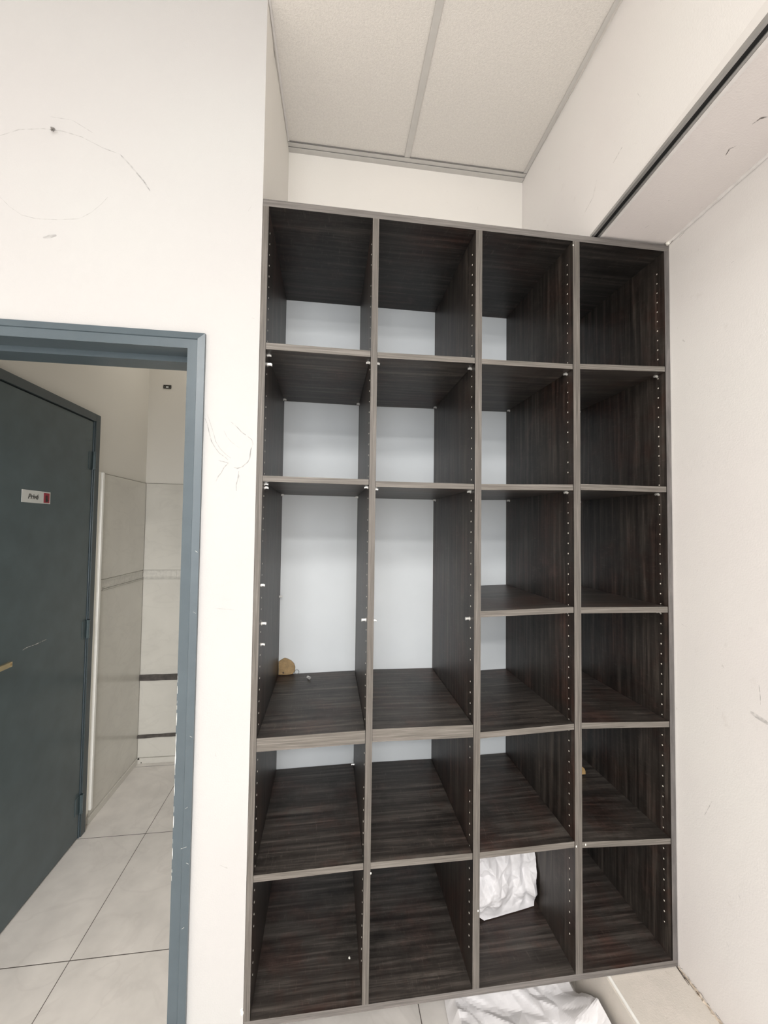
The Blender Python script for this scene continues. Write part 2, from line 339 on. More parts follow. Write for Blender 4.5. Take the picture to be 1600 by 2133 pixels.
# ---------------------------------------------------------------- ceiling with lay-in tiles
ceil = quickbox('ceiling', (RX-0.1, 1.3, RY-0.1, 0.60, 3.095, 3.2), M['ctile'], kind='structure')
TZ = CEIL+0.004
cols = [(-2.44, -2.37), (-2.37, -1.77), (-1.77, -1.17), (-1.17, -0.57), (-0.57, -0.195), (-0.2025, 0.290), (0.290, 0.812)]
rows = [(-4.59, -4.284), (-4.284, -3.102), (-3.102, -1.92), (-1.92, -0.735), (-0.735, 0.448), (0.448, 0.483)]
for ci, (a, b_) in enumerate(cols):
    for (c, d) in rows:
        if ci < 5:
            if c >= 0.4: continue
            d = min(d, 0.0)
        xb1 = b_
        bm = bmesh.new(); box(bm, a+0.002, xb1-0.002, c+0.002, d-0.002, TZ, TZ+0.014)
        link('ceiling_tile', bm, M['ctile'], ceil)
def tee(x0, x1, y0, y1, name='tee_bar'):
    bm = bmesh.new(); box(bm, x0, x1, y0, y1, CEIL, CEIL+0.0015); 
    if x1-x0 < y1-y0: xm = (x0+x1)/2; box(bm, xm-0.001, xm+0.001, y0, y1, CEIL+0.0015, CEIL+0.03)
    else: ym = (y0+y1)/2; box(bm, x0, x1, ym-0.001, ym+0.001, CEIL+0.0015, CEIL+0.03)
    link(name, bm, M['grid'], ceil)
for x in (-2.37, -1.77, -1.17): tee(x-0.012, x+0.012, RY, 0)
tee(-0.57-0.012, -0.57+0.012, RY, 0)
tee(0.290-0.011, 0.290+0.011, RY, 0.462)
for y in (-4.284, -3.102, -1.92, -0.735): tee(RX, 0.79, y-0.011, y+0.011)
# narrow cut strip and wall angle at the alcove's end
bm = bmesh.new(); box(bm, -0.188, 0.808, 0.440, 0.4415, CEIL-0.0005, CEIL+0.010); link('shadow_line', bm, M['gridedge'], ceil)
bm = bmesh.new(); box(bm, -0.188, 0.808, 0.4430, 0.4600, CEIL-0.001, CEIL+0.001); link('cut_strip', bm, M['grid'], ceil)
bm = bmesh.new(); box(bm, -0.188, 0.808, 0.4600, 0.4612, CEIL-0.003, CEIL+0.006); link('shadow_line', bm, M['gridedge'], ceil)
bm = bmesh.new(); box(bm, -0.188, 0.808, 0.4612, 0.4832, CEIL-0.0045, CEIL-0.003); box(bm, -0.188, 0.808, 0.4820, 0.4832, CEIL-0.003, CEIL+0.02); link('wall_angle', bm, M['grid'], ceil)
bm = bmesh.new(); hexa(bm, [(0.730, -3.6, CEIL), (0.745, -3.6, CEIL), (0.8085, 0.46, CEIL), (0.7945, 0.46, CEIL), (0.730, -3.6, CEIL+.0015), (0.745, -3.6, CEIL+.0015), (0.8085, 0.46, CEIL+.0015), (0.7945, 0.46, CEIL+.0015)])
link('wall_angle', bm, M['grid'], ceil)
bm = bmesh.new(); hexa(bm, [(-0.2, 0.0, CEIL), (-0.194, 0.0, CEIL), (-0.181, 0.46, CEIL), (-0.187, 0.46, CEIL), (-0.2, 0.0, CEIL+.0015), (-0.194, 0.0, CEIL+.0015), (-0.181, 0.46, CEIL+.0015), (-0.187, 0.46, CEIL+.0015)])
link('wall_angle', bm, M['bead'], ceil)

# ---------------------------------------------------------------- hall behind the doorway
quickbox('wall_hall_left', (-1.32, -1.20, 0.12, 1.82, 0, 3.2), M['hall'], kind='structure')
wf = quickbox('wall_hall_end', (-1.32, -0.31, 1.705, 1.82, 0, 3.2), M['hall'], kind='structure')
wl = bpy.data.objects['wall_hall_left']
quickbox('wall_hall_right', (-0.42, -0.31, 0.60, 1.705, 0, 3.2), M['hall'], kind='structure')
quickbox('ceiling_hall', (-1.32, -0.31, 0.12, 1.82, 3.05, 3.2), M['hall'], kind='structure')
# glazed tiling: lower field, relief border, upper field
def tl(name, d, mat, par, bev=0.0008):
    bm = bmesh.new(); box(bm, *d); bevel(bm, bev, 1); return link(name, bm, mat, par)
yF = 1.698; xL = -1.193
for a, b_ in ((-1.192, -0.94), (-0.9395, -0.68), (-0.6795, -0.425)):
    tl('wall_tile', (a, b_, yF, 1.705, 0.036, 0.5285), M['wtile'], wf); tl('wall_tile', (a, b_, yF, 1.705, 0.529, 1.174), M['wtile'], wf)
    tl('wall_tile', (a, b_, yF, 1.705, 1.234, 1.797), M['wtile'], wf)
for a, b_ in ((-1.192, -0.990), (-0.989, -0.79), (-0.789, -0.425)):
    bm = bmesh.new(); box(bm, a, b_, yF+0.002, 1.705, 1.176, 1.232)
    box(bm, a, b_, yF-0.004, 1.705, 1.176, 1.181); box(bm, a, b_, yF-0.003, 1.705, 1.186, 1.190); box(bm, a, b_, yF-0.003, 1.705, 1.224, 1.228)
    link('border_tile', bm, M['dado'], wf)
for a, b_ in ((1.168, 1.6965),):
    tl('wall_tile', (-1.20, xL, a, b_, 0.036, 1.174), M['wtile'], wl); tl('wall_tile', (-1.20, xL, a, b_, 1.234, 1.797), M['wtile'], wl)
tl('wall_tile', (-1.20, xL, 1.168, 1.215, 1.175, 1.233), M['wtile'], wl)
quickbox('top_shadow_line', (-1.20, xL-0.0005, 1.168, 1.6975, 1.797, 1.800), M['top_shadow'], wl); quickbox('top_shadow_line', (-1.192, -0.425, yF+0.0005, 1.705, 1.797, 1.800), M['top_shadow'], wf)
for a, b_ in ((1.216, 1.34), (1.341, 1.52), (1.521, 1.696)):
    bm = bmesh.new(); box(bm, -1.20, xL-0.002, a, b_, 1.176, 1.232); box(bm, -1.20, xL+0.004, a, b_, 1.176, 1.181); box(bm, -1.20, xL+0.003, a, b_, 1.186, 1.190)
    box(bm, -1.20, xL+0.003, a, b_, 1.223, 1.228); link('border_tile', bm, M['dado'], wl)
tl('skirting', (-1.192, -0.425, 1.692, 1.705, 0.0, 0.034), M['wtile'], wf); tl('skirting', (-1.20, -1.187, 1.16, 1.690, 0.0, 0.034), M['wtile'], wl)
# dark strips left on the end wall
for z0, z1, tilt in ((0.524, 0.560, 0.0), (0.160, 0.179, 0.006)):
    bm = bmesh.new(); n = 16; top, bot = [], []
    for i in range(n+1):
        x = -1.196 + i*0.77/n; j = noise.noise(Vector((x*40, z0*9, 0)))*0.0025
        zz = tilt*(x+1.2)/0.25*0.6
        top.append((x, z1+zz+j)); bot.append((x, z0+zz-j*1.3))
    va = [[bm.verts.new((x, yF-0.010, z)) for x, z in bot], [bm.verts.new((x, yF-0.010, z)) for x, z in top],
          [bm.verts.new((x, yF, z)) for x, z in top], [bm.verts.new((x, yF, z)) for x, z in bot]]
    for k in range(4):
        for i in range(n): bm.faces.new((va[k][i], va[k][i+1], va[(k+1) % 4][i+1], va[(k+1) % 4][i]))
    bm.faces.new([va[k][0] for k in range(4)]); bm.faces.new([va[k][-1] for k in range(4)][::-1])
    link('dark_strip', bm, M['strip'], wf)
# cream corner trim beside the hall door
t2 = thing('trim_2', (-1.195, 1.15, 0.06), kind='structure')
quickbox('flat_face', (-1.20, -1.188, 1.114, 1.150, 0.062, 1.800), M['pvc'], t2, bev=0.001)
quickbox('raised_lip', (-1.20, -1.176, 1.150, 1.168, 0.075, 1.800), M['lip'], t2, bev=0.003)
# small holes at the foot of the end wall
for x, z, r in ((-1.182, 0.030, 0.006), (-1.165, 0.006, 0.0035)):
    bm = bmesh.new(); cyl(bm, (x, 1.6925, z), (0, -1, 0), r, 0.001, 10); link('hole', bm, M['black'], wf)

# ---------------------------------------------------------------- metal frame of the doorway (door_1)
d1 = thing('door_1', (-0.786, 0.0, 0), kind='structure')
def frame_profile(side):
    """outline across the frame: (distance out from the clear opening, y)"""
    return [(0.044, -0.010), (0.026, -0.014), (0.0245, -0.0105), (0.0, -0.0105), (0.0, 0.050), (-0.016, 0.050), (-0.016, 0.118), (0.030, 0.118), (0.030, 0.0), (0.044, 0.0)]
OX0, OX1, OZ = -1.187, -0.3855, 2.007
def jamb(side):
    bm = bmesh.new(); pr = frame_profile(0); lo, hi = [], []
    for d, y in pr:
        x = OX1 + d if side > 0 else OX0 - d
        lo.append(bm.verts.new((x, y, 0))); hi.append(bm.verts.new((x, y, OZ + d)))
    n = len(pr)
    for i in range(n): bm.faces.new((lo[i], lo[(i+1) % n], hi[(i+1) % n], hi[i]))
    bm.faces.new(lo); bm.faces.new(hi[::-1])
    return link('jamb', bm, M['frame'], d1)
jr = jamb(1); jamb(-1)
bm = bmesh.new(); pr = frame_profile(0); A, B = [], []
for d, y in pr: A.append(bm.verts.new((OX0-d, y, OZ+d))); B.append(bm.verts.new((OX1+d, y, OZ+d)))
n = len(pr)
for i in range(n): bm.faces.new((A[i], A[(i+1) % n], B[(i+1) % n], B[i]))
bm.faces.new(A); bm.faces.new(B[::-1])
head = link('head', bm, M['frame'], d1)
# paint chips on the jamb's inner arris
def chipline(z0, z1, x, wd, par):
    z = z0
    while z < z1:
        L_ = random.uniform(0.006, 0.035)
        ribbon('paint_chip', [(x, -0.0105, z), (x+random.uniform(-.0006, .0006), -0.0105, z+L_)], (0, -1, 0), wd*random.uniform(0.5, 1.2), M['chip'], par, 0.0003)
        z += L_ + random.uniform(0.004, 0.03)
chipline(0.62, 1.15, OX1+0.0012, 0.0026, jr); chipline(0.86, 1.02, OX1+0.001, 0.0026, jr)
for z in (0.50, 1.30, 1.46, 0.98, 0.80, 0.70, 0.66):
    ribbon('paint_chip', [(OX1+random.choice((0.03, 0.042, 0.022)), -0.0125, z), (OX1+0.036, -0.0128, z+0.004)], (0, -1, 0), 0.002, M['chip'], jr, 0.0012)

# ---------------------------------------------------------------- hall door (door_2)
d2 = thing('door_2', (-1.19, 0.70, 0.0), kind='structure')
Y0, Y1 = 0.30, 1.110
def dbox(name, d, mat, par=d2, bev=0.0015): return quickbox(name, d, mat, par, bev=bev)
dbox('jamb', (-1.20, -1.176, Y1-0.038, Y1, 0, 2.085), M['dframe']); dbox('jamb', (-1.20, -1.176, Y0, Y0+0.038, 0, 2.085), M['dframe'])
dbox('head', (-1.20, -1.176, Y0+0.038, Y1-0.038, 2.047, 2.085), M['dframe'])
dbox('jamb_bead', (-1.20, -1.181, Y1-0.046, Y1-0.038, 0, 2.047), M['frame'])
leaf = quickbox('door_leaf', (-1.20, -1.184, Y0+0.040, Y1-0.050, 0.006, 2.043), M['door'], d2, bev=0.002)
for z in (0.165, 1.01, 1.846):
    bm = bmesh.new(); cyl(bm, (-1.175, Y1-0.046, z-0.045), (0, 0, 1), 0.0075, 0.09, 7); box(bm, -1.184, -1.1815, Y1-0.080, Y1-0.048, z-0.042, z+0.042)
    for k in (-0.045, 0.040): cyl(bm, (-1.175, Y1-0.046, z+k), (0, 0, 1), 0.009, 0.005, 7)
    link('hinge', bm, M['door'], d2)
# lever handle
hd = thing('door_handle', (0, 0, 0)); hd.parent = d2; hd.location = (0.0, 0.0, 0.0)
bm = bmesh.new(); box(bm, -1.184, -1.180, 0.372, 0.412, 0.90, 1.12); bevel(bm, 0.0015); link('backplate', bm, M['brass'], hd)
bm = bmesh.new(); cyl(bm, (-1.180, 0.392, 1.012), (1, 0, 0), 0.010, 0.032, 7)
box(bm, -1.158, -1.146, 0.384, 0.536, 1.003, 1.021)
link('lever', bm, M['brass'], hd)
bm = bmesh.new(); cyl(bm, (-1.1462, 0.530, 1.012), (1, 0, 0), 0.0045, 0.0008, 12); link('lever_end_screw', bm, M['tan'], hd)
# small plate with a word and a red panel
sg = quickbox('sign', (-1.184, -1.1825, 0.599, 0.762, 1.612, 1.662), M['signw'], d2, bev=0.0004)
quickbox('red_panel', (-1.1825, -1.1820, 0.721, 0.756, 1.616, 1.657), M['signr'], sg)
cu = bpy.data.curves.new('lettering', 'FONT'); cu.body = 'Privé'; cu.size = 0.028; cu.shear = 0.25; cu.extrude = 0.0002; cu.offset = 0.0006
to = bpy.data.objects.new('tmp', cu); COL.objects.link(to)
dg = bpy.context.evaluated_depsgraph_get(); me = bpy.data.meshes.new_from_object(to.evaluated_get(dg)); bpy.data.objects.remove(to)
me.name = 'lettering'; lt = bpy.data.objects.new('lettering', me); COL.objects.link(lt)
me.materials.clear(); me.materials.append(M['black'])
me.transform(Matrix(((0, 0, 1, 0), (1, 0, 0, 0), (0, 1, 0, 0), (0, 0, 0, 1))))
lt.parent = sg; lt.location = (-1.1823 - d2.location.x, 0.631 - d2.location.y, 1.628 - d2.location.z)
bm = bmesh.new()   # raised hand symbol, five fingers
box(bm, -1.1820, -1.1817, 0.732, 0.745, 1.620, 1.634)
for k, (yy, h) in enumerate(((0.7325, 0.010), (0.7360, 0.014), (0.7395, 0.015), (0.7430, 0.012))): box(bm, -1.1820, -1.1817, yy-0.0012, yy+0.0012, 1.634, 1.634+h)
box(bm, -1.1820, -1.1817, 0.745, 0.7495, 1.624, 1.6285)
link('hand_symbol', bm, M['black'], sg)
ribbon('scratch', [(-1.184, 0.640, 1.032), (-1.184, 0.665, 1.036), (-1.184, 0.71, 1.034), (-1.184, 0.777, 1.037)], (1, 0, 0), 0.0035, M['m_light'], leaf, 0.0004)

# black plate high on the hall's end wall
wp = thing('wall_plate', (-1.0845, 1.705, 2.4357), 'small black rectangular plate with a pale centre, high on the hall end wall', 'wall plate')
quickbox('backing', (-1.109, -1.060, 1.700, 1.705, 2.4357, 2.4590), M['black'], wp, bev=0.001)
quickbox('centre_insert', (-1.092, -1.076, 1.6985, 1.7005, 2.4390, 2.4500), M['signw'], wp)
for x in (-1.101, -1.0665):
    bm = bmesh.new(); cyl(bm, (x, 1.7002, 2.4445), (0, -1, 0), 0.0022, 0.0012, 10); link('screw', bm, M['signw'], wp)

# ---------------------------------------------------------------- marks on the walls
FM = [([(-0.867, 2.538), (-0.823, 2.561), (-0.766, 2.572), (-0.72, 2.572), (-0.673, 2.563), (-0.619, 2.54), (-0.576, 2.528)], .003, 'm_faint'),
 ([(-0.576, 2.528), (-0.558, 2.51), (-0.536, 2.486), (-0.514, 2.461), (-0.497, 2.436)], .0045, 'm_grey'),
 ([(-0.75, 2.607), (-0.698, 2.606), (-0.662, 2.587), (-0.644, 2.577)], .002, 'm_faint'),
 ([(-0.86, 2.375), (-0.837, 2.352), (-0.808, 2.333), (-0.774, 2.327), (-0.722, 2.33), (-0.67, 2.339), (-0.642, 2.359), (-0.617, 2.386), (-0.602, 2.407)], .002, 'm_faint'),
 ([(-0.755, 2.278), (-0.723, 2.288)], .014, 'm_faint'), ([(-0.741, 2.320), (-0.737, 2.320)], .004, 'm_grey'),
 ([(-0.339, 1.822), (-0.332, 1.806), (-0.327, 1.784), (-0.32, 1.759), (-0.309, 1.741), (-0.299, 1.728), (-0.282, 1.716), (-0.276, 1.71)], .0026, 'm_grey'),
 ([(-0.333, 1.833), (-0.325, 1.81), (-0.316, 1.784), (-0.309, 1.759), (-0.297, 1.74), (-0.283, 1.726), (-0.268, 1.715)], .002, 'm_grey'),
 ([(-0.27, 1.814), (-0.254, 1.801), (-0.242, 1.788), (-0.229, 1.779), (-0.215, 1.769), (-0.211, 1.757)], .0028, 'm_grey'),
 ([(-0.211, 1.757), (-0.217, 1.739), (-0.219, 1.716), (-0.224, 1.706), (-0.239, 1.692), (-0.251, 1.688), (-0.261, 1.691)], .0035, 'm_grey'),
 ([(-0.289, 1.791), (-0.281, 1.774), (-0.269, 1.76), (-0.252, 1.748), (-0.244, 1.742)], .002, 'm_faint'),
 ([(-0.301, 1.708), (-0.287, 1.705), (-0.275, 1.702), (-0.286, 1.689), (-0.293, 1.674), (-0.3, 1.665), (-0.306, 1.65)], .0025, 'm_grey'),
 ([(-0.247, 1.681), (-0.248, 1.663), (-0.253, 1.642), (-0.252, 1.626)], .003, 'm_grey'), ([(-0.245, 1.669), (-0.243, 1.65)], .003, 'm_grey'),
 ([(-0.24, 2.41), (-0.232, 2.425)], .003, 'm_faint'), ([(-0.222, 2.108), (-0.216, 2.107)], .002, 'm_grey'),
 ([(-0.30, 1.31), (-0.25, 1.305)], .002, 'm_faint'), ([(-0.288, 0.93), (-0.286, 0.92)], .003, 'm_grey'), ([(-0.27, 0.64), (-0.25, 0.63)], .006, 'm_faint')]
for pts, wd, mt in FM: ribbon('scuff_mark', [(x, 0, z) for x, z in pts], (0, -1, 0), wd, M[mt], wall_front, 0.0002)
for pts, wd, mt in [([(0.955, -0.296), (0.948, -0.312), (0.957, -0.322)], .005, 'm_dark'), ([(0.940, -0.372), (0.945, -0.387), (0.965, -0.395)], .008, 'm_dark'), ([(0.946, -0.049), (0.95, -0.058)], .004, 'm_grey'),
                    ([(0.93, -0.15), (0.94, -0.155)], .005, 'm_faint')]:
    ribbon('scuff_mark', [(x, y, 2.462) for x, y in pts], (0, 0, -1), wd, M[mt], beam, 0.0002)
NR = Vector((-1, 0.045, 0)).normalized()
for pts, wd, mt in [([(-0.263, 1.156), (-0.266, 1.129), (-0.266, 1.109)], .002, 'm_grey'), ([(-0.102, 0.732), (-0.115, 0.76), (-0.127, 0.787)], .002, 'm_grey'),
                    ([(-0.211, 2.256), (-0.219, 2.255)], .004, 'm_faint'), ([(-0.03, 1.25), (-0.05, 1.245)], .002, 'm_faint'), ([(-0.2, 0.6), (-0.205, 0.59)], .003, 'm_grey'),
                    ([(-0.16, 0.45), (-0.17, 0.44)], .004, 'm_grey'), ([(-0.24, 1.08), (-0.29, 1.07)], .012, 'm_faint'), ([(-0.05, 2.12), (-0.058, 2.11)], .012, 'm_faint')]:
    ribbon('scuff_mark', [(xr(y), y, z) for y, z in pts], NR, wd, M[mt], wall_right, 0.0002)
# marks on the boxed beam's face
for pts, wd in [([(-0.10, 2.60), (-0.14, 2.61)], .006), ([(-0.02, 2.62), (0.0, 2.58), (0.05, 2.56)], .003), ([(-0.20, 2.70), (-0.21, 2.68)], .005)]:
    ribbon('scuff_mark', [(xb(y, z), y, z) for y, z in pts], (-1, 0, 0), wd, M['m_faint'], beam, 0.0006)
# cracked filler where soffit meets wall, and the lump at the corner
bm = bmesh.new()
for i in range(60):
    y = -i*0.02 + 0.0; r = 0.006 + 0.003*noise.noise(Vector((i*0.6, 3, 1)))
    ring = [bm.verts.new((xr(y) - r + (r*(1-math.cos(a))), y, 2.462 - r*math.sin(a))) for a in (0, 0.5, 1.0, math.pi/2)] + [bm.verts.new((xr(y)+0.002, y, 2.464))]
    if i:
        for k in range(5): bm.faces.new((prev[k], ring[k], ring[(k+1) % 5], prev[(k+1) % 5]))
    prev = ring
link('filler_bead', bm, M['bead'], wall_right, smooth=False)
bm = bmesh.new(); bmesh.ops.create_icosphere(bm, subdivisions=2, radius=0.006, matrix=Matrix.Translation((1.064, -0.003, 2.4565)))
for v in bm.verts: v.co += v.normal*0.002*noise.noise(v.co*220)
link('filler_lump', bm, M['chip'], wall_right)
ribbon('crack', [(xr(-.01)-.001, -0.008, 2.451), (xr(-.02)-.001, -0.018, 2.4555)], NR, .005, M['crack'], wall_right, 0.001)
ribbon('crack', [(xr(-.04)-.001, -0.045, 2.447), (xr(-.06)-.001, -0.066, 2.451)], NR, .004, M['m_dark'], wall_right, 0.001)
# old torn sealant along the ledge
bm = bmesh.new(); prev = None
for i in range(150):
    y = -i*0.007; g = min(1.0, 0.35 + i*0.035); q = Vector((i*0.5, 7, 1))
    w1 = (0.0035 + 0.007*abs(noise.noise(q)))*g; h1 = (0.003 + 0.012*abs(noise.noise(Vector((i*0.42, 2, 5)))))*g; j = 0.003*noise.noise(Vector((i*0.9, 4, 4)))*g
    ring = [bm.verts.new(p) for p in ((xr(y)+0.001, y, 0.2135), (xr(y)-w1, y, 0.2143), (xr(y)-w1*0.45, y, 0.2155+j+h1*0.35), (xr(y)-0.0012, y, 0.2150+h1), (xr(y)+0.001, y, 0.2150+h1))]
    if prev:
        for k in range(5): bm.faces.new((prev[k], ring[k], ring[(k+1) % 5], prev[(k+1) % 5]))
    prev = ring
link('sealant', bm, M['caulk'], wall_right)
for i in range(34):
    y = -0.004 - i*0.0075 - random.random()*0.006; up_ = random.choice((0, 0, 1))
    z = 0.2185 + random.random()*.004 + 0.008*up_
    ribbon('crack', [(xr(y)-0.002, y, z), (xr(y)-0.003, y-0.006, z+random.uniform(-.003, .003)), (xr(y)-0.003, y-0.014, z+random.uniform(-.002, .004))], NR, .0022+.004*random.random()*min(1, i/10), M[random.choice(('crack', 'm_dark'))], wall_right, 0.0016 if up_ else 0.0045)
ribbon('crack', [(xr(0)-0.006, -0.002, 0.2147), (xr(-.02)-0.007, -0.020, 0.2147), (xr(-.05)-0.009, -0.050, 0.2147)], (0, 0, 1), 0.003, M['crack'], wall_right, 0.0006)

# ---------------------------------------------------------------- tiled ledge under the bookcase's right end
LX = 0.838
ledge = quickbox('curb', (LX+0.006, 1.0718, -2.4, 0.4835, 0, 0.208), M['grout'], kind='structure')
for a, b_ in ((-2.4, -1.802), (-1.8, -1.202), (-1.2, -0.605), (-0.603, -0.302), (-0.300, 0.16), (0.162, 0.483)):
    bm = bmesh.new(); hexa(bm, [(LX+0.010, a, 0.208), (xr(a)-.0005, a, 0.208), (min(xr(b_), 1.0701)-.0005, b_, 0.208), (LX+0.010, b_, 0.208), (LX+0.010, a, 0.2145), (xr(a)-.0005, a, 0.2145), (min(xr(b_), 1.0701)-.0005, b_, 0.2145), (LX+0.010, b_, 0.2145)])
    link('tile', bm, M['curb'], ledge)
    tl('side_tile', (LX, LX+0.006, a, b_-0.002, 0.0, 0.207), M['curb'], ledge)
bm = bmesh.new(); box(bm, LX+0.0035, LX+0.0098, -2.4, 0.483, 0.2072, 0.2152); bevel(bm, 0.0014, 2); link('edge_trim', bm, M['lip'], ledge)

# ---------------------------------------------------------------- the bookcase
D = 0.4795
bc = thing('bookcase', (0.435, 0.24, 0.215), 'tall dark oak-effect bookcase of four bays standing in the white alcove', 'bookcase')
Z0, Z1 = 0.2165, 2.452
bz, tz = 0.2345, 2.4315
def panel(name, x0, x1, front):
    bm = bmesh.new(); box(bm, x0, x1, 0, D, bz, tz, front=1); return link(name, bm, [M['panel'], front], bc)
P_L = panel('side_panel', -0.2000, -0.1838, M['edge_v'])
P_A = panel('divider', 0.1108, 0.1292, M['edge_v'])
P_B = panel('divider', 0.4231, 0.4432, M['edge_v'])
P_C = panel('divider', 0.7369, 0.7594, M['edge_v'])
P_R = panel('side_panel', 1.0533, 1.0699, M['edge_d']); P_R['label'] = 'side panel with a darker front edge'
bm = bmesh.new(); box(bm, -0.2000, 1.0699, 0, D, tz, Z1, front=1); link('top_panel', bm, [M['shelf_shaded'], M['edge_dh']], bc)
bm = bmesh.new(); box(bm, -0.2000, 1.0699, 0, D, Z0, bz, front=1); link('bottom_panel', bm, [M['shelf'], M['edge_dh']], bc)
bays = [(-0.1838, 0.1108), (0.1292, 0.4231), (0.4432, 0.7369), (0.7594, 1.0533)]
# per bay: (top z left, top z right, thickness)
SH = [[(2.0425, 2.0404, .0185), (1.6705, 1.6683, .0160), (0.9606, 0.9666, .0358), (0.6033, 0.6083, .0180)],
      [(2.0375, 2.0410, .0165), (1.6640, 1.6636, .0163), (0.9690, 0.9660, .0355), (0.6076, 0.6063, .0180)],
      [(2.0390, 2.0427, .0155), (1.6641, 1.6700, .0175), (1.2908, 1.2993, .0175), (0.9434, 0.9531, .0175), (0.6061, 0.6113, .0175)],
      [(2.0455, 2.0560, .0165), (1.6726, 1.6722, .0180), (1.2977, 1.2958, .0180), (0.9547, 0.9442, .0175), (0.6071, 0.5927, .0170)]]
for (xa, xc), shelves in zip(bays, SH):
    for zl, zr, th in shelves:
        bm = bmesh.new(); a, c = xa+0.0006, xc-0.0012; y0 = 0.0015
        hexa(bm, [(a, y0, zl-th), (c, y0, zr-th), (c, D-.002, zr-th), (a, D-.002, zl-th), (a, y0, zl), (c, y0, zr), (c, D-.002, zr), (a, D-.002, zl)], front=1)
        o = link('shelf', bm, [M['shelf'], M['edge_h']], bc)
        if th > .03: o['label'] = 'shelf of double thickness'
quickbox('back_panel', (-0.1990, 1.0690, 0.4797, 0.4833, 0.218, 2.450), M['back'], bc)['label'] = 'white back panel'
# rows of drilled pin holes (too small to pick apart singly)
def hole_row(par, x, sgn):
    bm = bmesh.new()
    for y in (0.030,):
        k = 0; z = 0.3205
        while z < 2.40:
            if random.random() > 0.04:
                cyl(bm, (x, y, z), (sgn, 0, 0), 0.0023*random.uniform(.85, 1.1), 0.0005, 8)
            z += 0.0316
    link('pin_hole_row', bm, M['hole'], par, kind='stuff')
hole_row(P_L, -0.1838, 1); hole_row(P_A, 0.1108, -1); hole_row(P_A, 0.1292, 1); hole_row(P_B, 0.4231, -1); hole_row(P_B, 0.4432, 1)
hole_row(P_C, 0.7369, -1); hole_row(P_C, 0.7594, 1); hole_row(P_R, 1.0533, -1)
# nickel shelf pins: collar, peg and a flat tongue
def pin_mesh(big):
    bm = bmesh.new(); s = 1.1 if big else 0.85
    cyl(bm, (0, 0, 0), (1, 0, 0), 0.0052*s, 0.0018, 12); cyl(bm, (0.0018, 0, 0), (1, 0, 0), 0.0030*s, 0.0085*s, 12); cyl(bm, (0.0018+0.0085*s, 0, 0), (1, 0, 0), 0.0042*s, 0.0022, 12)
    box(bm, 0.0015, 0.010*s, -0.0035, 0.0035, 0.0022, 0.0040)
    me = bpy.data.meshes.new('shelf_pin'); bmesh.ops.recalc_face_normals(bm, faces=bm.faces); bm.to_mesh(me); bm.free(); me.materials.append(M['pin']); return me
PM, PMB = pin_mesh(False), pin_mesh(True)
def pin(x, sgn, y, z, me=PM, par=bc):
    o = bpy.data.objects.new('shelf_pin', me); COL.objects.link(o); o.parent = par
    o.location = Vector((x, y, z)) - bc.location; o.rotation_euler = (0, 0, 0 if sgn > 0 else math.pi)
    return o
for (xa, xc), shelves in zip(bays, SH):
    for zl, zr, th in shelves:
        if th > .03: continue
        for y in (0.034, 0.446):
            pin(xa, 1, y, zl-th-0.0046); pin(xc, -1, y, zr-th-0.0046)
for x, s, y, z, big in [(-0.1838, 1, .040, 1.995, 1), (-0.1838, 1, .012, 1.3689, 0), (-0.1838, 1, .040, 1.258, 1), (-0.1838, 1, .036, 1.2005, 0), (-0.1838, 1, .455, 1.262, 0),
                      (-0.1838, 1, .040, 1.640, 0), (0.1108, -1, .036, 1.2640, 1), (0.1292, 1, .034, 1.2620, 0), (0.4231, -1, .037, 1.2621, 1), (0.1108, -1, .446, 0.622, 0)]:
    pin(x, s, y, z, PMB if big else PM)
# pale chips knocked out of the edges
for x, z in ((0.4385, 0.4465), (0.7400, 0.5975), (0.7380, 2.418), (0.1305, 0.580), (0.770, 0.600)):
    bm = bmesh.new(); bmesh.ops.create_icosphere(bm, subdivisions=1, radius=0.0028, matrix=Matrix.Translation((x, -0.0002, z)) @ Matrix.Diagonal((0.7, 0.35, 1.3, 1)))
    link('edge_chip', bm, M['chip'], bc)

# ---------------------------------------------------------------- loose things on the shelves
o = bpy.data.objects.new('shelf_pin', PMB.copy()); COL.objects.link(o); o.location = (-0.0621, 0.405, 0.9700); o.rotation_euler = (0, math.radians(0), 2.2)
tag(o, 'loose nickel shelf pin lying on the thick shelf of the leftmost bay', 'shelf pin')
bm = bmesh.new(); bmesh.ops.create_icosphere(bm, subdivisions=1, radius=0.0034)
for v in bm.verts: v.co *= 1 + 0.4*noise.noise(v.co*400)
me = bpy.data.meshes.new('plaster_crumb'); bm.to_mesh(me); bm.free(); me.materials.append(M['chip'])
o = bpy.data.objects.new('plaster_crumb', me); COL.objects.link(o); o.location = (0.0832, 0.1232, 0.2370)
tag(o, 'tiny white plaster crumb on the bottom board of the leftmost bay', 'crumb')
# tan leather tag with a wire loop, leaning on the back wall
tg = thing('leather_tag', (-0.150, 0.462, 0.9630), 'round tan leather tag with a wire loop on the thick shelf, leftmost bay', 'tag')
bm = bmesh.new(); out = [(-0.183, 0.965), (-0.1835, 1.012), (-0.172, 1.019), (-0.162, 1.024), (-0.150, 1.020), (-0.136, 1.013), (-0.126, 1.003), (-0.121, 0.990), (-0.122, 0.976), (-0.130, 0.966), (-0.150, 0.963)]
fr = [bm.verts.new((x+.001, 0.462 + (z-.96)*.15, z)) for x, z in out]; bk = [bm.verts.new((x+.001, 0.470 + (z-.96)*.15, z)) for x, z in out]
bm.faces.new(fr); bm.faces.new(bk[::-1])
for i in range(len(out)): bm.faces.new((fr[i], bk[i], bk[(i+1) % len(out)], fr[(i+1) % len(out)]))
bevel(bm, 0.0015, 2); link('leather_disc', bm, M['tan'], tg)
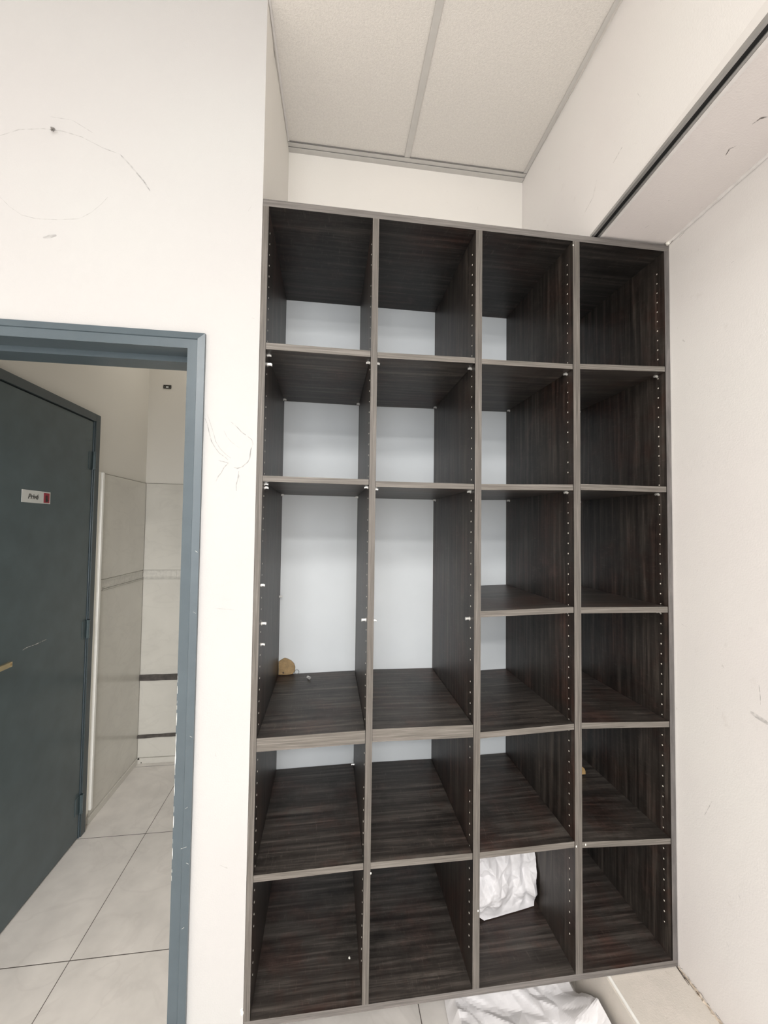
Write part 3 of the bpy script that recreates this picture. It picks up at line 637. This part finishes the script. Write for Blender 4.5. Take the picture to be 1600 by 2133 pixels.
bm = bmesh.new(); prev = None; R_, r_ = 0.0085, 0.0007; rings = []
for i in range(20):
    a = i*math.tau/20; c = Vector((-0.1135 + R_*math.cos(a), 0.463, 0.9735 + R_*math.sin(a)*0.95)); d = Vector((math.cos(a), 0, math.sin(a)))
    rings.append([bm.verts.new(c + d*r_*math.cos(b) + Vector((0, 1, 0))*r_*math.sin(b)) for b in (0, math.tau/4, math.tau/2, 3*math.tau/4)])
for i in range(20):
    for k in range(4): bm.faces.new((rings[i][k], rings[(i+1) % 20][k], rings[(i+1) % 20][(k+1) % 4], rings[i][(k+1) % 4]))
link('wire_loop', bm, M['steel'], tg)
bm = bmesh.new(); bmesh.ops.create_icosphere(bm, subdivisions=1, radius=0.0035, matrix=Matrix.Translation((-0.164, 0.4625, 0.972))); link('rivet', bm, M['steel'], tg)
# second tan piece half hidden in the right bay
bm = bmesh.new(); out = [(0.935, 0.6015), (0.935, 0.628), (0.950, 0.634), (0.970, 0.632), (0.981, 0.623), (0.985, 0.612), (0.985, 0.6015)]
fr = [bm.verts.new((x, 0.318, z)) for x, z in out]; bk = [bm.verts.new((x-0.003, 0.338, z-0.001 if z > .61 else z)) for x, z in out]
bm.faces.new(fr); bm.faces.new(bk[::-1])
for i in range(len(out)): bm.faces.new((fr[i], bk[i], bk[(i+1) % len(out)], fr[(i+1) % len(out)]))
bevel(bm, 0.001, 1); o = link('folded_tag', bm, M['tan'], origin=(0.96, 0.328, 0.6015)); tag(o, 'small tan leather piece half hidden behind the upright of the right bay', 'tag')

# ---------------------------------------------------------------- crumpled white film: sheet in the third bay, cloth on the floor
def facet(u, v, n, seed, warp=0.35):
    """piecewise flat crumple: random heights on a triangulated lattice, looked up through a warp"""
    u = u*n + warp*noise.noise(Vector((u*n*0.8, v*n*0.8, seed))); v = v*n + warp*noise.noise(Vector((u*0.8+9, v*0.8, seed+5)))
    i, j = math.floor(u), math.floor(v); a, b = u-i, v-j
    h = lambda p, q: random.Random(p*7919 + q*104729 + int(seed*131)).random()
    if (i+j) % 2:
        return (h(i, j)*(1-a-b) + h(i+1, j)*a + h(i, j+1)*b) if a+b < 1 else (h(i+1, j+1)*(a+b-1) + h(i, j+1)*(1-a) + h(i+1, j)*(1-b))
    return (h(i, j)*(1-a) + h(i+1, j)*(a-b) + h(i+1, j+1)*b) if a > b else (h(i, j)*(1-b) + h(i+1, j+1)*a + h(i, j+1)*(b-a))
def crumple(p, s=1.0):
    """sharp folds: ridged noise at two scales"""
    a = 1 - abs(noise.noise(p*9.0*s))*2; b = 1 - abs(noise.noise(p*19.0*s + Vector((3.1, 1.7, 5.2))))*2; c = 1 - abs(noise.noise(p*42.0*s + Vector((8, 2, 1))))*2
    return a*0.55 + b*0.3 + c*0.12
bm = bmesh.new(); nx, nz = 90, 110; G = []
for j in range(nz+1):
    t = j/nz; row = []
    for i in range(nx+1):
        s = i/nx
        zb = 0.2375 + 0.0; z = zb + t*0.30
        xl = 0.5300 - 0.0850*min(1, t/0.30)**0.8; xrr = 0.7215 + 0.012*min(1, t/0.45)
        x = xl + (xrr-xl)*s
        yb = 0.186 + 0.030*s + (0.05 + 0.02*s)*t
        q = Vector((x*1.0, z*1.1, 0.3))
        edge = min(1, t/0.16)**1.3*0.96 + 0.04
        y = yb + (0.010 - 0.034*facet(x, z, 17, 1) - 0.015*facet(x+z*.5, z-x*.4, 42, 2) - 0.003*facet(x, z, 95, 3))*edge
        y -= 0.016*math.exp(-((t-0.26)/0.10)**2)*(1-0.4*s)
        fold = 0.012*math.exp(-((s-0.86)/0.05)**2); y += fold*(1 if t > 0.15 else t/0.15)
        zz = z
        row.append(bm.verts.new((min(x + 0.004*noise.noise(Vector((2, z*40, 1)))*(1 if i in (0,) else 0), 0.7355), y, zz)))
    G.append(row)
for j in range(nz):
    for i in range(nx): bm.faces.new((G[j][i], G[j][i+1], G[j+1][i+1], G[j+1][i]))
o = link('crumpled_sheet', bm, M['sheet2'], origin=(0.62, 0.21, 0.2375))
md = o.modifiers.new('thickness', 'SOLIDIFY'); md.thickness = 0.0008
tag(o, 'crumpled white plastic sheet stood up in the bottom compartment of the third bay', 'sheet')
# on the floor
bm = bmesh.new(); nx, ny = 120, 130; G = []
for j in range(ny+1):
    t = j/ny; y = -0.62 + t*0.86; row = []
    for i in range(nx+1):
        s = i/nx
        xl = 0.395 + 0.10*(y-0.15) + 0.010*noise.noise(Vector((y*8, 0, 3))); xq = 0.818 + 0.004*noise.noise(Vector((y*9, 5, 3)))
        if y > 0.17: xq -= (y-0.17)*0.6
        x = xl + (xq-xl)*s
        al = (x - y*0.75)*0.8; ac = (x*0.75 + y)*0.8       # along and across the long folds
        fold = facet(al*0.32, ac, 13, 4, 0.5); fine = facet(al*0.6, ac, 34, 6, 0.5)
        e = min(1, s/0.06, (1-s)/0.02 if y > 0.1 else 1, t/0.03, (1-t)/0.06)
        h = 0.004 + (0.018 + 0.050*fold + 0.014*fine + 0.0015*facet(x, y, 60, 8))*max(0, e)
        if y < 0.12: h += 0.075*max(0, (s-0.72)/0.28)**1.5*min(1, (0.12-y)/0.1)
        row.append(bm.verts.new((x, y, max(0.002, h))))
    G.append(row)
for j in range(ny):
    for i in range(nx): bm.faces.new((G[j][i], G[j][i+1], G[j+1][i+1], G[j+1][i]))
o = link('plastic_dust_sheet', bm, M['sheet'], origin=(0.6, -0.1, 0.002))
md = o.modifiers.new('thickness', 'SOLIDIFY'); md.thickness = 0.0008
tag(o, 'rumpled white plastic dust sheet on the floor beneath the bookcase', 'dust sheet')

# small screw hook with a dark plug in the front wall
hk = thing('screw_hook', (-0.738, 0.0, 2.567), 'tiny steel screw hook in the white wall above the doorway', 'hook')
bm = bmesh.new(); cyl(bm, (-0.7431, 0.0, 2.5741), (0, -1, 0), 0.0028, 0.004, 10); link('plug', bm, M['steel'], hk)
bm = bmesh.new(); rings = []
for i in range(14):
    a = -0.6 + i*5.0/13; c = Vector((-0.7365 + 0.0045*math.cos(a), -0.010, 2.5645 + 0.0045*math.sin(a))); d = Vector((math.cos(a), 0, math.sin(a)))
    rings.append([bm.verts.new(c + d*0.0013*math.cos(b) + Vector((0, 1, 0))*0.0013*math.sin(b)) for b in (0, math.tau/4, math.tau/2, 3*math.tau/4)])
for i in range(13):
    for k in range(4): bm.faces.new((rings[i][k], rings[i+1][k], rings[i+1][(k+1) % 4], rings[i][(k+1) % 4]))
cyl(bm, (-0.7410, 0.0, 2.5690), (0, -1, 0), 0.0014, 0.011, 8)
link('hook', bm, M['steel'], hk)
bm = bmesh.new()
# broken plaster at the wall's foot beside the bookcase
bmesh.ops.create_icosphere(bm, subdivisions=2, radius=0.007, matrix=Matrix.Translation((-0.2035, -0.0005, 0.262)) @ Matrix.Diagonal((0.5, 0.35, 1.4, 1)))
for v in bm.verts: v.co += v.normal*0.003*noise.noise(v.co*200)
link('plaster_chip', bm, M['chip'], wall_front)
# housings for the invented ceiling lamps behind the photographer
for lx, ly, pw in ADDED_LAMPS:
    lp = thing('added_ceiling_light', (lx, ly, CEIL), kind='structure')
    bm = bmesh.new()
    for a in ((-.28, .28, -.28, -.262), (-.28, .28, .262, .28), (-.28, -.262, -.262, .262), (.262, .28, -.262, .262)): box(bm, lx+a[0], lx+a[1], ly+a[2], ly+a[3], CEIL-0.012, CEIL)
    link('added_lamp_frame', bm, M['grid'], lp)
